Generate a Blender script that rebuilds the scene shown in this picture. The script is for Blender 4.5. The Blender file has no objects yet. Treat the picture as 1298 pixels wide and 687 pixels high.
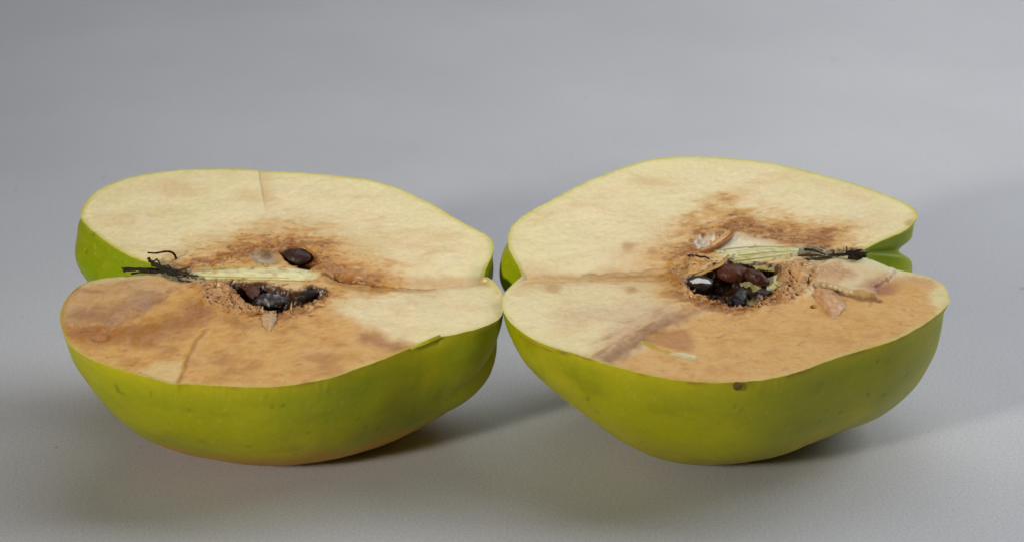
import bpy, math, random
import numpy as np
from mathutils import Vector, Matrix, geometry

rng = np.random.default_rng(7)
random.seed(7)
scene = bpy.context.scene
COL = scene.collection

# ------------------------------------------------------------------ camera
W, H = 1298., 687.
EL, DIST, LENS, SENS = math.radians(22.), .60, 100., 36.
TGT = np.array([0., 0., .030])
CAM = TGT + DIST * np.array([0, -math.cos(EL), math.sin(EL)])
FW = np.array([0, math.cos(EL), -math.sin(EL)])
RT = np.array([1., 0, 0])
UP = np.cross(RT, FW)
FPX = LENS / SENS * W
cd = bpy.data.cameras.new('camera')
cd.lens = LENS; cd.sensor_width = SENS; cd.clip_start = .01; cd.clip_end = 20
cd.dof.use_dof = True; cd.dof.focus_distance = .575; cd.dof.aperture_fstop = 22
cam = bpy.data.objects.new('camera', cd); COL.objects.link(cam)
cam.location = CAM
cam.rotation_euler = (math.pi / 2 - EL, 0, 0)
scene.camera = cam

# ------------------------------------------------------------------ light
world = bpy.data.worlds.new('World'); scene.world = world
world.use_nodes = True
bg = world.node_tree.nodes['Background']
bg.inputs[0].default_value = (.93, .96, 1., 1); bg.inputs[1].default_value = .01

def area(name, loc, aim, size, power, colour):
    l = bpy.data.lights.new(name, 'AREA'); l.shape = 'RECTANGLE'
    l.size, l.size_y = size; l.energy = power; l.color = colour
    o = bpy.data.objects.new(name, l); COL.objects.link(o)
    o.location = loc
    o.rotation_euler = (Vector(aim) - Vector(loc)).to_track_quat('-Z', 'Y').to_euler()
    return o
key = area('key_softbox', (-.42, -.52, .26), (.14, .20, .02), (.07, .07), .16, (1, .95, .86))
key.data.spread = math.radians(37)
area('overhead_softbox', (.08, .20, .56), (.03, .05, 0), (.52, .42), 1.25, (.95, .97, 1))
area('window_softbox', (.58, .18, .46), (.03, .05, 0), (.46, .44), 3.1, (.87, .92, 1))

scene.view_settings.view_transform = 'Standard'
scene.view_settings.look = 'None'
scene.view_settings.exposure = 0
scene.view_settings.gamma = 1
scene.cycles.use_denoising = True
scene.cycles.max_bounces = 8

# ------------------------------------------------------------------ helpers
def lin(r, g, b):
    c = np.array([r, g, b]) / 255.
    return np.where(c <= .04045, c / 12.92, ((c + .055) / 1.055) ** 2.4)
def sm(x, a, b):
    t = np.clip((x - a) / (b - a), 0, 1); return t * t * (3 - 2 * t)
def mix(c, d, m): return c + (np.asarray(d) - c) * m[:, None]

def vnoise(p, seed):
    """gradient noise of an (n,3) array, about -1..1"""
    i = np.floor(p).astype(np.int64); f = p - i
    u = f * f * f * (f * (f * 6 - 15) + 10)
    out = np.zeros(len(p))
    for dx in (0, 1):
        for dy in (0, 1):
            for dz in (0, 1):
                h = (i[:, 0] + dx) * 374761393 + (i[:, 1] + dy) * 668265263 + (i[:, 2] + dz) * 2147483647 + seed * 974634777
                h = (h ^ (h >> 13)) * 1274126177; h = h ^ (h >> 16)
                g1 = (h & 1023) / 511.5 - 1; g2 = ((h >> 10) & 1023) / 511.5 - 1; g3 = ((h >> 20) & 1023) / 511.5 - 1
                d = g1 * (f[:, 0] - dx) + g2 * (f[:, 1] - dy) + g3 * (f[:, 2] - dz)
                w = (u[:, 0] if dx else 1 - u[:, 0]) * (u[:, 1] if dy else 1 - u[:, 1]) * (u[:, 2] if dz else 1 - u[:, 2])
                out += d * w
    return out * 1.5
def fbm(p, scale, seed, oct=4, gain=.5):
    p = np.asarray(p, float)
    if p.shape[1] == 2: p = np.c_[p, np.full(len(p), seed * .37)]
    q = p / scale; a, s, t = 1., 0., 0.
    for k in range(oct):
        s = s + a * vnoise(q + k * 17.3, seed + k); t += a; q = q * 2.03; a *= gain
    return s / t
def rid(p, scale, seed, oct=4):
    return 1 - np.abs(fbm(p, scale, seed, oct)) * 2.2

def dline(V, pts):
    """distance to a polyline and 0..1 position along it"""
    pts = np.asarray(pts, float); best = np.full(len(V), 1e9); par = np.zeros(len(V))
    n = len(pts) - 1
    for k in range(n):
        a, b = pts[k], pts[k + 1]; ab = b - a
        t = np.clip(((V - a) @ ab) / max(ab @ ab, 1e-12), 0, 1)
        d = np.linalg.norm(V - a - t[:, None] * ab, axis=1)
        m = d < best; best[m] = d[m]; par[m] = (k + t[m]) / n
    return best, par
def sdpoly(V, pts):
    """signed distance to a polygon, negative inside"""
    pts = np.asarray(pts, float)
    d, _ = dline(V, np.r_[pts, pts[:1]])
    ins = np.zeros(len(V), bool); j = len(pts) - 1
    for i in range(len(pts)):
        yi, yj = pts[i, 1], pts[j, 1]
        if yi != yj:
            c = ((yi > V[:, 1]) != (yj > V[:, 1])) & (V[:, 0] < (pts[j, 0] - pts[i, 0]) * (V[:, 1] - yi) / (yj - yi) + pts[i, 0])
            ins ^= c
        j = i
    return np.where(ins, -d, d)

def mesh_obj(name, V, F, mat, parent=None, colour=None, smooth=True):
    me = bpy.data.meshes.new(name)
    V = np.asarray(V, np.float32)
    if isinstance(F, np.ndarray):
        nf, k = F.shape
        me.vertices.add(len(V)); me.vertices.foreach_set('co', V.ravel())
        me.loops.add(nf * k); me.loops.foreach_set('vertex_index', F.astype(np.int32).ravel())
        me.polygons.add(nf); me.polygons.foreach_set('loop_start', np.arange(0, nf * k, k, dtype=np.int32))
        me.update(calc_edges=True); me.validate()
    else:
        me.from_pydata(V.tolist(), [], F); me.update()
    if smooth: me.polygons.foreach_set('use_smooth', np.ones(len(me.polygons), bool))
    if colour is not None:
        c = np.asarray(colour, float)
        if c.ndim == 1: c = np.tile(c, (len(V), 1))
        at = me.color_attributes.new('pigment', 'FLOAT_COLOR', 'POINT')
        at.data.foreach_set('color', np.c_[np.clip(c, 0.002, .95), np.ones(len(c))].astype(np.float32).ravel())
    me.materials.append(mat)
    o = bpy.data.objects.new(name, me); COL.objects.link(o)
    if parent is not None: o.parent = parent
    return o
def empty(name, parent=None, loc=None):
    o = bpy.data.objects.new(name, None); COL.objects.link(o); o.empty_display_size = .01
    if loc is not None: o.location = loc
    if parent is not None: o.parent = parent
    return o

def material(name, rough, spec=.5, sss=0., sss_r=(1, .5, .2), sss_scale=.002, coat=0., fine=0., fine_scale=3000, bump=0., bump_scale=2500, rough_var=0.):
    m = bpy.data.materials.new(name); m.use_nodes = True
    nt = m.node_tree; b = nt.nodes['Principled BSDF']; N = nt.nodes.new; L = nt.links.new
    at = N('ShaderNodeAttribute'); at.attribute_name = 'pigment'
    tc = N('ShaderNodeTexCoord')
    n1 = N('ShaderNodeTexNoise'); n1.inputs['Scale'].default_value = fine_scale; n1.inputs['Detail'].default_value = 3
    L(tc.outputs['Object'], n1.inputs['Vector'])
    mr = N('ShaderNodeMapRange'); mr.inputs['From Min'].default_value = .25; mr.inputs['From Max'].default_value = .75
    mr.inputs['To Min'].default_value = 1 - fine; mr.inputs['To Max'].default_value = 1 + fine * .6
    L(n1.outputs['Fac'], mr.inputs['Value'])
    mx = N('ShaderNodeMix'); mx.data_type = 'RGBA'; mx.blend_type = 'MULTIPLY'; mx.inputs['Factor'].default_value = 1
    L(at.outputs['Color'], mx.inputs['A']); L(mr.outputs['Result'], mx.inputs['B'])
    L(mx.outputs['Result'], b.inputs['Base Color'])
    b.inputs['Roughness'].default_value = rough
    b.inputs['Specular IOR Level'].default_value = spec
    b.inputs['Subsurface Weight'].default_value = sss
    b.inputs['Subsurface Radius'].default_value = sss_r
    b.inputs['Subsurface Scale'].default_value = sss_scale
    b.inputs['Coat Weight'].default_value = coat
    b.inputs['Coat Roughness'].default_value = .25
    if rough_var:
        r = N('ShaderNodeMapRange'); r.inputs['To Min'].default_value = rough - rough_var; r.inputs['To Max'].default_value = rough + rough_var
        L(n1.outputs['Fac'], r.inputs['Value']); L(r.outputs['Result'], b.inputs['Roughness'])
    if bump:
        n2 = N('ShaderNodeTexNoise'); n2.inputs['Scale'].default_value = bump_scale; n2.inputs['Detail'].default_value = 4
        L(tc.outputs['Object'], n2.inputs['Vector'])
        bp = N('ShaderNodeBump'); bp.inputs['Strength'].default_value = bump; bp.inputs['Distance'].default_value = .0004
        L(n2.outputs['Fac'], bp.inputs['Height']); L(bp.outputs['Normal'], b.inputs['Normal'])
    return m
M_FLESH = material('moist_flesh', .36, .5, sss=.08, sss_r=(1, .75, .5), sss_scale=.001, fine=.08, fine_scale=900, bump=.4, bump_scale=900, rough_var=.15)
M_SKIN = material('waxy_skin', .42, .3, sss=.05, sss_r=(.8, 1, .15), sss_scale=.0015, fine=.08, fine_scale=700, bump=.10, bump_scale=900, rough_var=.08)
M_SEED = material('seed_coat', .46, .35, fine=.15, fine_scale=500, bump=.2, bump_scale=1300, rough_var=.15)
M_DRY = material('dry_calyx', .85, .2, fine=.4, fine_scale=1500, bump=.4, bump_scale=2500)
M_FIBRE = material('pale_fibre', .5, .35, sss=.25, sss_scale=.0015, fine=.06, fine_scale=1200, bump=.2, bump_scale=1500)

# ------------------------------------------------------------------ paper the fruit lies on
def paper():
    m = bpy.data.materials.new('grey_paper'); m.use_nodes = True
    nt = m.node_tree; b = nt.nodes['Principled BSDF']; N = nt.nodes.new; L = nt.links.new
    tc = N('ShaderNodeTexCoord')
    n1 = N('ShaderNodeTexNoise'); n1.inputs['Scale'].default_value = 1700; n1.inputs['Detail'].default_value = 2
    n2 = N('ShaderNodeTexNoise'); n2.inputs['Scale'].default_value = 14; n2.inputs['Detail'].default_value = 5
    L(tc.outputs['Object'], n1.inputs['Vector']); L(tc.outputs['Object'], n2.inputs['Vector'])
    r1 = N('ShaderNodeMapRange'); r1.inputs['From Min'].default_value = .25; r1.inputs['From Max'].default_value = .75
    r1.inputs['To Min'].default_value = .87; r1.inputs['To Max'].default_value = 1.13
    r2 = N('ShaderNodeMapRange'); r2.inputs['From Min'].default_value = .3; r2.inputs['From Max'].default_value = .7
    r2.inputs['To Min'].default_value = .95; r2.inputs['To Max'].default_value = 1.05
    L(n1.outputs['Fac'], r1.inputs['Value']); L(n2.outputs['Fac'], r2.inputs['Value'])
    mu = N('ShaderNodeMath'); mu.operation = 'MULTIPLY'
    L(r1.outputs['Result'], mu.inputs[0]); L(r2.outputs['Result'], mu.inputs[1])
    mx = N('ShaderNodeMix'); mx.data_type = 'RGBA'; mx.blend_type = 'MULTIPLY'; mx.inputs['Factor'].default_value = 1
    n3 = N('ShaderNodeTexNoise'); n3.inputs['Scale'].default_value = 420; n3.inputs['Detail'].default_value = 1
    L(tc.outputs['Object'], n3.inputs['Vector'])
    r3 = N('ShaderNodeMapRange'); r3.inputs['From Min'].default_value = .775; r3.inputs['From Max'].default_value = .81
    r3.inputs['To Min'].default_value = 1; r3.inputs['To Max'].default_value = .55
    L(n3.outputs['Fac'], r3.inputs['Value'])
    m3 = N('ShaderNodeMath'); m3.operation = 'MULTIPLY'; L(mu.outputs['Value'], m3.inputs[0]); L(r3.outputs['Result'], m3.inputs[1]); mu = m3
    mx.inputs['A'].default_value = (.565, .56, .572, 1)
    L(mu.outputs['Value'], mx.inputs['B']); L(mx.outputs['Result'], b.inputs['Base Color'])
    b.inputs['Roughness'].default_value = .8; b.inputs['Specular IOR Level'].default_value = .2
    bp = N('ShaderNodeBump'); bp.inputs['Strength'].default_value = .08; bp.inputs['Distance'].default_value = .0002
    L(n1.outputs['Fac'], bp.inputs['Height']); L(bp.outputs['Normal'], b.inputs['Normal'])
    prof = [(-.75, 0), (.45, 0)]
    for k in range(1, 13):
        t = k / 12 * math.pi / 2
        prof.append((.45 + .35 * math.sin(t), .35 - .35 * math.cos(t)))
    prof.append((.80, 1.0))
    V, F = [], []
    for x in (-.9, .9):
        for y, z in prof: V.append((x, y, z))
    n = len(prof)
    for k in range(n - 1): F.append([k, n + k, n + k + 1, k + 1])
    o = mesh_obj('backdrop', V, F, m)
    o['kind'] = 'structure'; o['label'] = 'plain pale grey paper sheet under and behind the two fruit halves'
paper()

# ------------------------------------------------------------------ the fruit solid
def chaikin(P, it=2):
    P = np.asarray(P, float)
    for _ in range(it):
        a = .75 * P[:-1] + .25 * P[1:]; b = .25 * P[:-1] + .75 * P[1:]
        Q = np.empty((2 * len(a), 2)); Q[0::2] = a; Q[1::2] = b
        P = np.r_[P[:1], Q, P[-1:]]
    return P

class Half:
    """One half: outline of its cut face in the face's own plane, and the rind swept below it from rear rim to front rim."""
    NS, NPHI, TILT = 521, 150, math.radians(12)
    def __init__(s, tips, U, L, k, b, h, seed, folds=()):
        s.folds = folds
        s.n = np.array([0, -math.sin(s.TILT), math.cos(s.TILT)])
        s.tips, s.Upx, s.Lpx, s.k, s.b, s.seed = np.array(tips, float), U, L, k, b, seed
        s.h = h
        for _ in range(4):
            s.frame(); s.sweep(); s.h -= s.P[..., 2].min() + .0013
        s.frame(); s.sweep()
    def un(s, p, lift=0.):
        p = np.asarray(p, float)
        d = FW + ((p[..., 0:1] - W / 2) / FPX) * RT - ((p[..., 1:2] - H / 2) / FPX) * UP
        t = ((s.C + s.n * lift - CAM) @ s.n) / (d @ s.n)
        return CAM + d * t[..., None]
    def frame(s):
        c = s.tips.mean(0)
        d = FW + ((c[0] - W / 2) / FPX) * RT - ((c[1] - H / 2) / FPX) * UP
        s.C = CAM + d * ((s.h - CAM[2]) / d[2])
        s.T0, t1 = s.un(s.tips)
        s.ax = t1 - s.T0; s.ax /= np.linalg.norm(s.ax); s.pv = np.cross(s.n, s.ax)
    def mm(s, p, lift=0.):
        """outline coordinates -> millimetres in the cut plane"""
        q = s.un(p, lift) - s.T0
        return np.stack([q @ s.ax, q @ s.pv], -1) * 1000
    def at(s, V, z):
        V = np.asarray(V, float); z = np.asarray(z, float)
        return s.T0 + (V[..., 0:1] * s.ax + V[..., 1:2] * s.pv + z[..., None] * s.n) * .001
    def sweep(s):
        NS = s.NS
        pr, sf = [], []
        for px, sg in ((s.Upx, 1), (s.Lpx, -1)):
            P = s.mm(chaikin(px)); P[:, 1] *= sg
            iL, iR, iM = P[:, 0].argmin(), P[:, 0].argmax(), P[:, 1].argmax()
            d = np.r_[0, np.cumsum(np.linalg.norm(np.diff(P, axis=0), axis=1))]; q = np.zeros(len(P))
            for i0, i1, s0, s1 in ((0, iL, 0, .2), (iL, iM, .2, .5), (iM, iR, .5, .8), (iR, len(P) - 1, .8, 1.)):
                q[i0:i1 + 1] = s0 + (s1 - s0) * (d[i0:i1 + 1] - d[i0]) / (d[i1] - d[i0])
            t = np.linspace(0, 1, NS)
            R = np.stack([np.interp(t, q, P[:, 0]), np.interp(t, q, P[:, 1])], -1)
            w = sm(t, .02, .12) * sm(1 - t, .02, .12)
            ker = np.hanning(63); ker /= ker.sum()
            S = np.stack([np.convolve(np.pad(R[:, k], 31, 'reflect', reflect_type='odd'), ker, 'valid') for k in (0, 1)], -1)
            sf.append(R + (S - R) * w[:, None])
            R[:, 1] += w * (.22 * fbm(R, 4., s.seed + sg, 3) + .16 * fbm(R, .9, s.seed + 5 + sg, 3))
            pr.append(R)
        s.U, s.L = pr
        sv = np.linspace(0, 1, NS)
        ks = np.interp(sv, np.linspace(0, 1, len(s.k)), s.k)
        kw = NS // 6 | 1; ker = np.hanning(kw); ker /= ker.sum(); ks = np.convolve(np.pad(ks, kw // 2, 'edge'), ker, 'valid')
        ph = np.linspace(0, math.pi, s.NPHI); s.ph = ph; s.sv = sv
        w = ((1 - np.cos(ph)) / 2)[:, None]
        e = np.exp(-(np.sin(ph) / .04) ** 2)[:, None]
        a = (s.U[None, :, 0] * e + sf[0][None, :, 0] * (1 - e)) * (1 - w) + (s.L[None, :, 0] * e + sf[1][None, :, 0] * (1 - e)) * w
        for amp, s0, sw, p0, pw in s.folds:
            a = a + amp * np.exp(-((sv - s0) / sw) ** 2)[None] * (np.exp(-((ph - p0) / pw) ** 2) * sm(np.sin(ph), 0, .22))[:, None]
        wl = np.exp(-((sv - .2) / .12) ** 2); wr = np.exp(-((sv - .8) / .12) ** 2)
        a = a + (np.sin(ph) ** 2)[:, None] * (s.b[0] * wl - s.b[1] * wr)[None] * 1000
        rho = (s.U[None, :, 1] * e + sf[0][None, :, 1] * (1 - e)) * (1 - w) + (s.L[None, :, 1] * e + sf[1][None, :, 1] * (1 - e)) * w
        sn = np.sin(ph)[:, None] ** .9
        s.P = s.T0 + .001 * (a[..., None] * s.ax + (rho * np.cos(ph)[:, None])[..., None] * s.pv - (rho * ks * sn)[..., None] * s.n)
    def rind(s, root, paint):
        NS, NP = s.NS, s.NPHI
        P = s.P.copy(); V = P.reshape(-1, 3)
        du = np.gradient(P, axis=1); dv = np.gradient(P, axis=0)
        nr = np.cross(du, dv); nr /= np.maximum(np.linalg.norm(nr, axis=-1, keepdims=True), 1e-12)
        if (nr[NP // 2, NS // 2] @ s.n) > 0: nr = -nr
        PH, SV = np.meshgrid(s.ph, s.sv, indexing='ij'); PH, SV = PH.ravel(), SV.ravel()
        q = V * 1000
        edge = sm(np.sin(PH), 0, .35) * sm(SV, 0, .1) * sm(1 - SV, 0, .1)
        disp = edge * (.55 * fbm(q, 16, s.seed + 31, 2) + .10 * fbm(q, 4, s.seed + 33, 3))
        V = V + nr.reshape(-1, 3) * disp[:, None] * .001
        V[:, 2] = np.maximum(V[:, 2], .00005)
        rel = V - s.T0; flat = np.stack([rel @ s.ax, rel @ s.pv], -1) * 1000
        col = paint(q, PH, SV, flat, -(rel @ s.n) * 1000)
        i = np.arange(NP * NS).reshape(NP, NS)
        F = np.stack([i[:-1, :-1], i[:-1, 1:], i[1:, 1:], i[1:, :-1]], -1).reshape(-1, 4)
        return mesh_obj('skin', V, F, M_SKIN, root, col)
    def face(s, root, relief):
        B = np.r_[s.U, (s.L * [1, -1])[::-1][1:-1]]
        keep = [0]
        for k in range(1, len(B)):
            if np.linalg.norm(B[k] - B[keep[-1]]) > .05: keep.append(k)
        B = B[keep]
        lo, hi = B.min(0), B.max(0); st = .24
        gx = np.arange(lo[0], hi[0], st); gy = np.arange(lo[1], hi[1], st * .9)
        X, Y = np.meshgrid(gx, gy); X[1::2] += st / 2
        V = np.stack([X.ravel(), Y.ravel()], -1) + rng.normal(0, .02, (X.size, 2))
        V = V[sdpoly(V, B[::2]) < -.16]
        allv = np.r_[B, V]
        n = len(B)
        r = geometry.delaunay_2d_cdt([Vector(p) for p in allv.tolist()], [], [list(range(n))], 1, 1e-5)
        V = np.array([tuple(v) for v in r[0]]); F = [f for f in r[2]]
        F = np.array(F)
        sd = -sdpoly(V, B[::2])
        z, col = relief(V, sd)
        s.fz = (V, z); s.fc = col
        e2 = V[F[:, 1]] - V[F[:, 0]]; e3 = V[F[:, 2]] - V[F[:, 0]]
        if np.median(e2[:, 0] * e3[:, 1] - e2[:, 1] * e3[:, 0]) < 0: F = F[:, ::-1]
        return mesh_obj('flesh', s.at(V, z), F, M_FLESH, root, col)
    def zat(s, v):
        """height of the cut face near a point"""
        V, z = s.fz; return z[((V - v) ** 2).sum(1).argmin()]
    def cat(s, v):
        return s.fc[((s.fz[0] - v) ** 2).sum(1).argmin()]

# colours of the fruit itself
CREAM, CREAM_G = lin(246, 225, 175), lin(241, 227, 165)
AMBER, TAN, BROWN, DARK, PINK = lin(224, 169, 86), lin(204, 144, 64), lin(154, 92, 28), lin(92, 50, 18), lin(208, 166, 124)
SKIN_G, SKIN_Y, SKIN_D, SKIN_A = lin(168, 166, 2), lin(204, 192, 6), lin(134, 142, 2), lin(204, 142, 4)

def rind_paint(yellow, hf=None, scar=None):
    def f(q, PH, SV, flat, deep):
        c = np.tile(SKIN_G, (len(q), 1))
        n1 = fbm(q, 22, 3, 3); n2 = fbm(q * [.35, 1, 1], 5, 4, 4)
        c = mix(c, SKIN_Y, sm(n1, -.15, .5) * .55)
        c = mix(c, SKIN_D, sm(n2, 0, .6) * .45)
        gm = np.clip(sm(fbm(q, 30, 21, 3), -.1, .35) * (.22 + .2 * (yellow > .5)) + (1 - sm(np.minimum(SV, 1 - SV), .10, .26)) * .75, 0, 1)
        c = mix(c, lin(136, 160, 6), gm)
        c = mix(c, lin(176, 176, 8), sm(fbm(q * [.25, 1, 1], 3, 23, 3), .1, .5) * .3)
        c = mix(c, SKIN_Y, (1 - sm(np.sin(PH), 0, .10)) * .5)
        c = mix(c, SKIN_A, yellow * sm(12 - q[:, 2] + 4 * n2, 0, 7) * .85)
        sp = fbm(q, .8, 9, 2); c = mix(c, lin(186, 184, 74), sm(sp, .36, .55) * .6)
        d2 = fbm(q, 2.3, 12, 2); c = mix(c, lin(90, 84, 20), sm(d2, .46, .62) * .5)
        c = mix(c, lin(120, 120, 6), sm(fbm(q, 9, 14, 5), .12, .5) * .35)
        edge = 1 - sm(deep + .5 * fbm(q, 2, 15, 3), .0, .5); c = mix(c, lin(156, 118, 40), edge * (PH > 1.6) * sm(fbm(q, 6, 16, 3), -.1, .3) * .75)
        if scar is not None:
            d, t = dline(flat, hf.mm([p[:2] for p in scar])); dep = np.interp(t, np.linspace(0, 1, len(scar)), [p[2] for p in scar])
            ok = (PH > 2.2) & (t > .01) & (t < .99)
            g = np.exp(-((deep - dep - .2 * n2) / .22) ** 2) * ok * sm(t, 0, .1) * sm(1 - t, 0, .1)
            c = mix(c, lin(150, 112, 40), g * .8)
        return c
    return f

# ---- small builders
def frame_at(hf, v, z, ang):
    """local frame on the cut plane: x turned by ang (degrees) from the core axis"""
    a = math.radians(ang)
    X = hf.ax * math.cos(a) + hf.pv * math.sin(a); Y = np.cross(hf.n, X)
    return hf.at(np.asarray(v, float), np.asarray(z, float)), X, Y
def seed(hf, root, px, lift, size, ang, roll, colour, mould=0., pitch=0., sd=0, dent=.1):
    """pointed oval pip; size = half length, half width, half thickness in mm"""
    nu, nv = 30, 20
    o, X, Y = frame_at(hf, hf.mm(px, lift * .001), lift, ang)
    Z = hf.n
    r = math.radians(pitch); X, Z = X * math.cos(r) + Z * math.sin(r), Z * math.cos(r) - X * math.sin(r)
    r = math.radians(roll); Y, Z = Y * math.cos(r) + Z * math.sin(r), Z * math.cos(r) - Y * math.sin(r)
    V = []
    for i in range(nu + 1):
        t = math.pi * i / nu; x = -math.cos(t); w = math.sin(t) ** .9 * (1 - .38 * max(x, 0) ** 1.3)
        for j in range(nv):
            p = 2 * math.pi * j / nv; V.append((x * size[0], math.cos(p) * w * size[1], math.sin(p) * w * size[2]))
    V = np.array(V)
    V += (V / np.maximum(np.linalg.norm(V, axis=1, keepdims=True), .1)) * (dent * (1.4 * fbm(V, 1.9, 50 + sd, 3) - .9 * sm(rid(V * [.5, 1, 1], 1.6, 55 + sd, 2), .75, 1)))[:, None]
    F = [[i * nv + j, i * nv + (j + 1) % nv, (i + 1) * nv + (j + 1) % nv, (i + 1) * nv + j] for i in range(nu) for j in range(nv)]
    c = np.tile(colour, (len(V), 1)); c = c * (1 + .35 * fbm(V * [.4, 1.5, 1.5], .9, 60 + sd, 3))[:, None]
    if mould: c = mix(c, lin(200, 196, 190), sm(fbm(V, .9, 70 + sd, 4), .18 - mould * .5, .5) * .85)
    Wp = o + .001 * (V[:, 0:1] * X + V[:, 1:2] * Y + V[:, 2:3] * Z)
    return mesh_obj('seed', Wp, F, M_SEED, root, c)
def sheet(hf, name, root, rows, mat, colour, thick=.3, rough=.15, sd=0, spot=None):
    """a torn strip or flake: rows of (pixel, lift mm) points, at least two rows, given real thickness"""
    R = [np.array([np.r_[hf.mm((x, y), l * .001), l] for x, y, l in row]) for row in rows]
    m = 26
    R = [np.stack([np.interp(np.linspace(0, 1, m), np.linspace(0, 1, len(r)), r[:, k]) for k in range(3)], -1) for r in R]
    R = np.array(R); k = 7 * (len(R) - 1) + 1
    t = np.linspace(0, len(R) - 1, k); G = []
    for x in t:
        i = min(int(x), len(R) - 2); G.append(R[i] + (R[i + 1] - R[i]) * (x - i))
    G = np.array(G)
    for _ in range(5):
        G[1:-1] = .25 * G[:-2] + .5 * G[1:-1] + .25 * G[2:]; G[:, 1:-1] = .25 * G[:, :-2] + .5 * G[:, 1:-1] + .25 * G[:, 2:]
    top = G.reshape(-1, 3).copy()
    nz = fbm(top[:, :2], 1.3, 80 + sd, 4); top[:, 2] += rough * nz * 2
    top[:, :2] += rough * np.stack([fbm(top[:, :2], 1., 81 + sd, 3), fbm(top[:, :2], 1., 85 + sd, 3)], -1) * 1.5
    ii, jj = np.meshgrid(np.linspace(0, 1, k), np.linspace(0, 1, m), indexing='ij')
    rimd = np.minimum(np.minimum(ii, 1 - ii) * k / 6, np.minimum(jj, 1 - jj) * m / 6).ravel()
    prof = np.sqrt(np.clip(rimd, 0, 1))
    top[:, 2] -= thick * .5 * (1 - prof)
    top[:, :2] += (1 - prof)[:, None] * rough * 1.6 * np.stack([fbm(top[:, :2], .45, 83 + sd, 3), fbm(top[:, :2], .45, 87 + sd, 3)], -1) * 2
    top[:, 2] += .12 * prof * fbm(top[:, :2], .5, 89 + sd, 3)
    bot = top.copy(); bot[:, 2] -= thick * (.12 + .88 * prof)
    n = k * m; idx = np.arange(n).reshape(k, m)
    F = [[idx[i, j], idx[i, j + 1], idx[i + 1, j + 1], idx[i + 1, j]] for i in range(k - 1) for j in range(m - 1)]
    F += [[f[3] + n, f[2] + n, f[1] + n, f[0] + n] for f in F]
    rim = list(idx[0]) + list(idx[1:, -1]) + list(idx[-1, ::-1][1:]) + list(idx[1:-1, 0][::-1])
    F += [[rim[(i + 1) % len(rim)], rim[i], rim[i] + n, rim[(i + 1) % len(rim)] + n] for i in range(len(rim))]
    V = np.r_[top, bot]
    c = np.tile(colour, (len(V), 1)) * (1 + .38 * fbm(V, .9, 90 + sd, 4) + .30 * fbm(V * [.2, 2, 1], .8, 91 + sd, 3))[:, None]
    if spot is not None: c = mix(c, spot, sm(fbm(V, 1.6, 95 + sd, 4), .05, .4))
    return mesh_obj(name, hf.at(V[:, :2], V[:, 2]), [list(map(int, f)) for f in F], mat, root, c)
def tube(hf, name, root, pts, rad, mat, colour, sd=0):
    """thin bent thread through (pixel, lift mm) points; rad in mm, tapering"""
    C = np.array([hf.at(hf.mm((x, y), l * .001), np.array(l)) for x, y, l in pts])
    m = 4 * len(C); t = np.linspace(0, 1, m)
    C = np.stack([np.interp(t, np.linspace(0, 1, len(C)), C[:, k]) for k in range(3)], -1)
    ker = np.ones(3) / 3
    for k in range(3): C[1:-1, k] = np.convolve(C[:, k], ker, 'valid')
    V, F, g = [], [], 7
    for i in range(m):
        d = C[min(i + 1, m - 1)] - C[max(i - 1, 0)]; d /= np.linalg.norm(d)
        a = np.cross(d, hf.n + .01 * hf.pv); a /= np.linalg.norm(a); b = np.cross(d, a)
        r0, r1 = rad; r = .001 * (r0 + (r1 - r0) * t[i]) * (1 + .10 * math.sin(i * 1.3 + sd))
        for j in range(g): V.append(C[i] + r * (a * math.cos(2 * math.pi * j / g) + b * math.sin(2 * math.pi * j / g)))
    for i in range(m - 1):
        for j in range(g): F.append([i * g + j, i * g + (j + 1) % g, (i + 1) * g + (j + 1) % g, (i + 1) * g + j])
    F.append(list(range(g))[::-1]); F.append([(m - 1) * g + j for j in range(g)])
    return mesh_obj(name, V, F, mat, root, colour)
def crumbs(hf, root, poly, count, size, cols, sd, lift=.0):
    """the loose granular bits of rotten tissue, one joined part"""
    r = np.random.default_rng(sd); P = hf.mm(poly); lo, hi = P.min(0), P.max(0)
    VV, FF, CC = [], [], []; base = 0
    ico = [(-.526, 0, .851), (.526, 0, .851), (-.526, 0, -.851), (.526, 0, -.851), (0, .851, .526), (0, .851, -.526), (0, -.851, .526), (0, -.851, -.526), (.851, .526, 0), (-.851, .526, 0), (.851, -.526, 0), (-.851, -.526, 0)]
    fi = [(0, 1, 4), (0, 4, 9), (9, 4, 5), (4, 8, 5), (4, 1, 8), (8, 1, 10), (8, 10, 3), (5, 8, 3), (5, 3, 2), (2, 3, 7), (7, 3, 10), (7, 10, 6), (7, 6, 11), (11, 6, 0), (0, 6, 1), (6, 10, 1), (9, 11, 0), (9, 2, 11), (9, 5, 2), (7, 11, 2)]
    ico = np.array(ico); made = 0; count = int(count * .3)
    while made < count:
        v = lo + r.random(2) * (hi - lo)
        if sdpoly(v[None], P)[0] > 0: continue
        made += 1; q = size[0] + (size[1] - size[0]) * r.random() ** 2
        z = hf.zat(v) + lift - q * .25
        G = ico * q * (.6 + .9 * r.random(3)) * [1, 1, .75] * (1 + .30 * r.normal(size=(12, 1)))
        G[:, :2] += v
        VV.append(hf.at(G[:, :2], G[:, 2] + z)); FF += [tuple(base + k for k in f) for f in fi]
        CC.append(np.tile((.65 * hf.cat(v) + .35 * cols[r.integers(len(cols))]) * (.75 + .45 * r.random()), (12, 1))); base += 12
    o = mesh_obj('tissue_crumbs', np.concatenate(VV), FF, M_FLESH, root, np.concatenate(CC)); o['kind'] = 'stuff'
    return o

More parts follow.
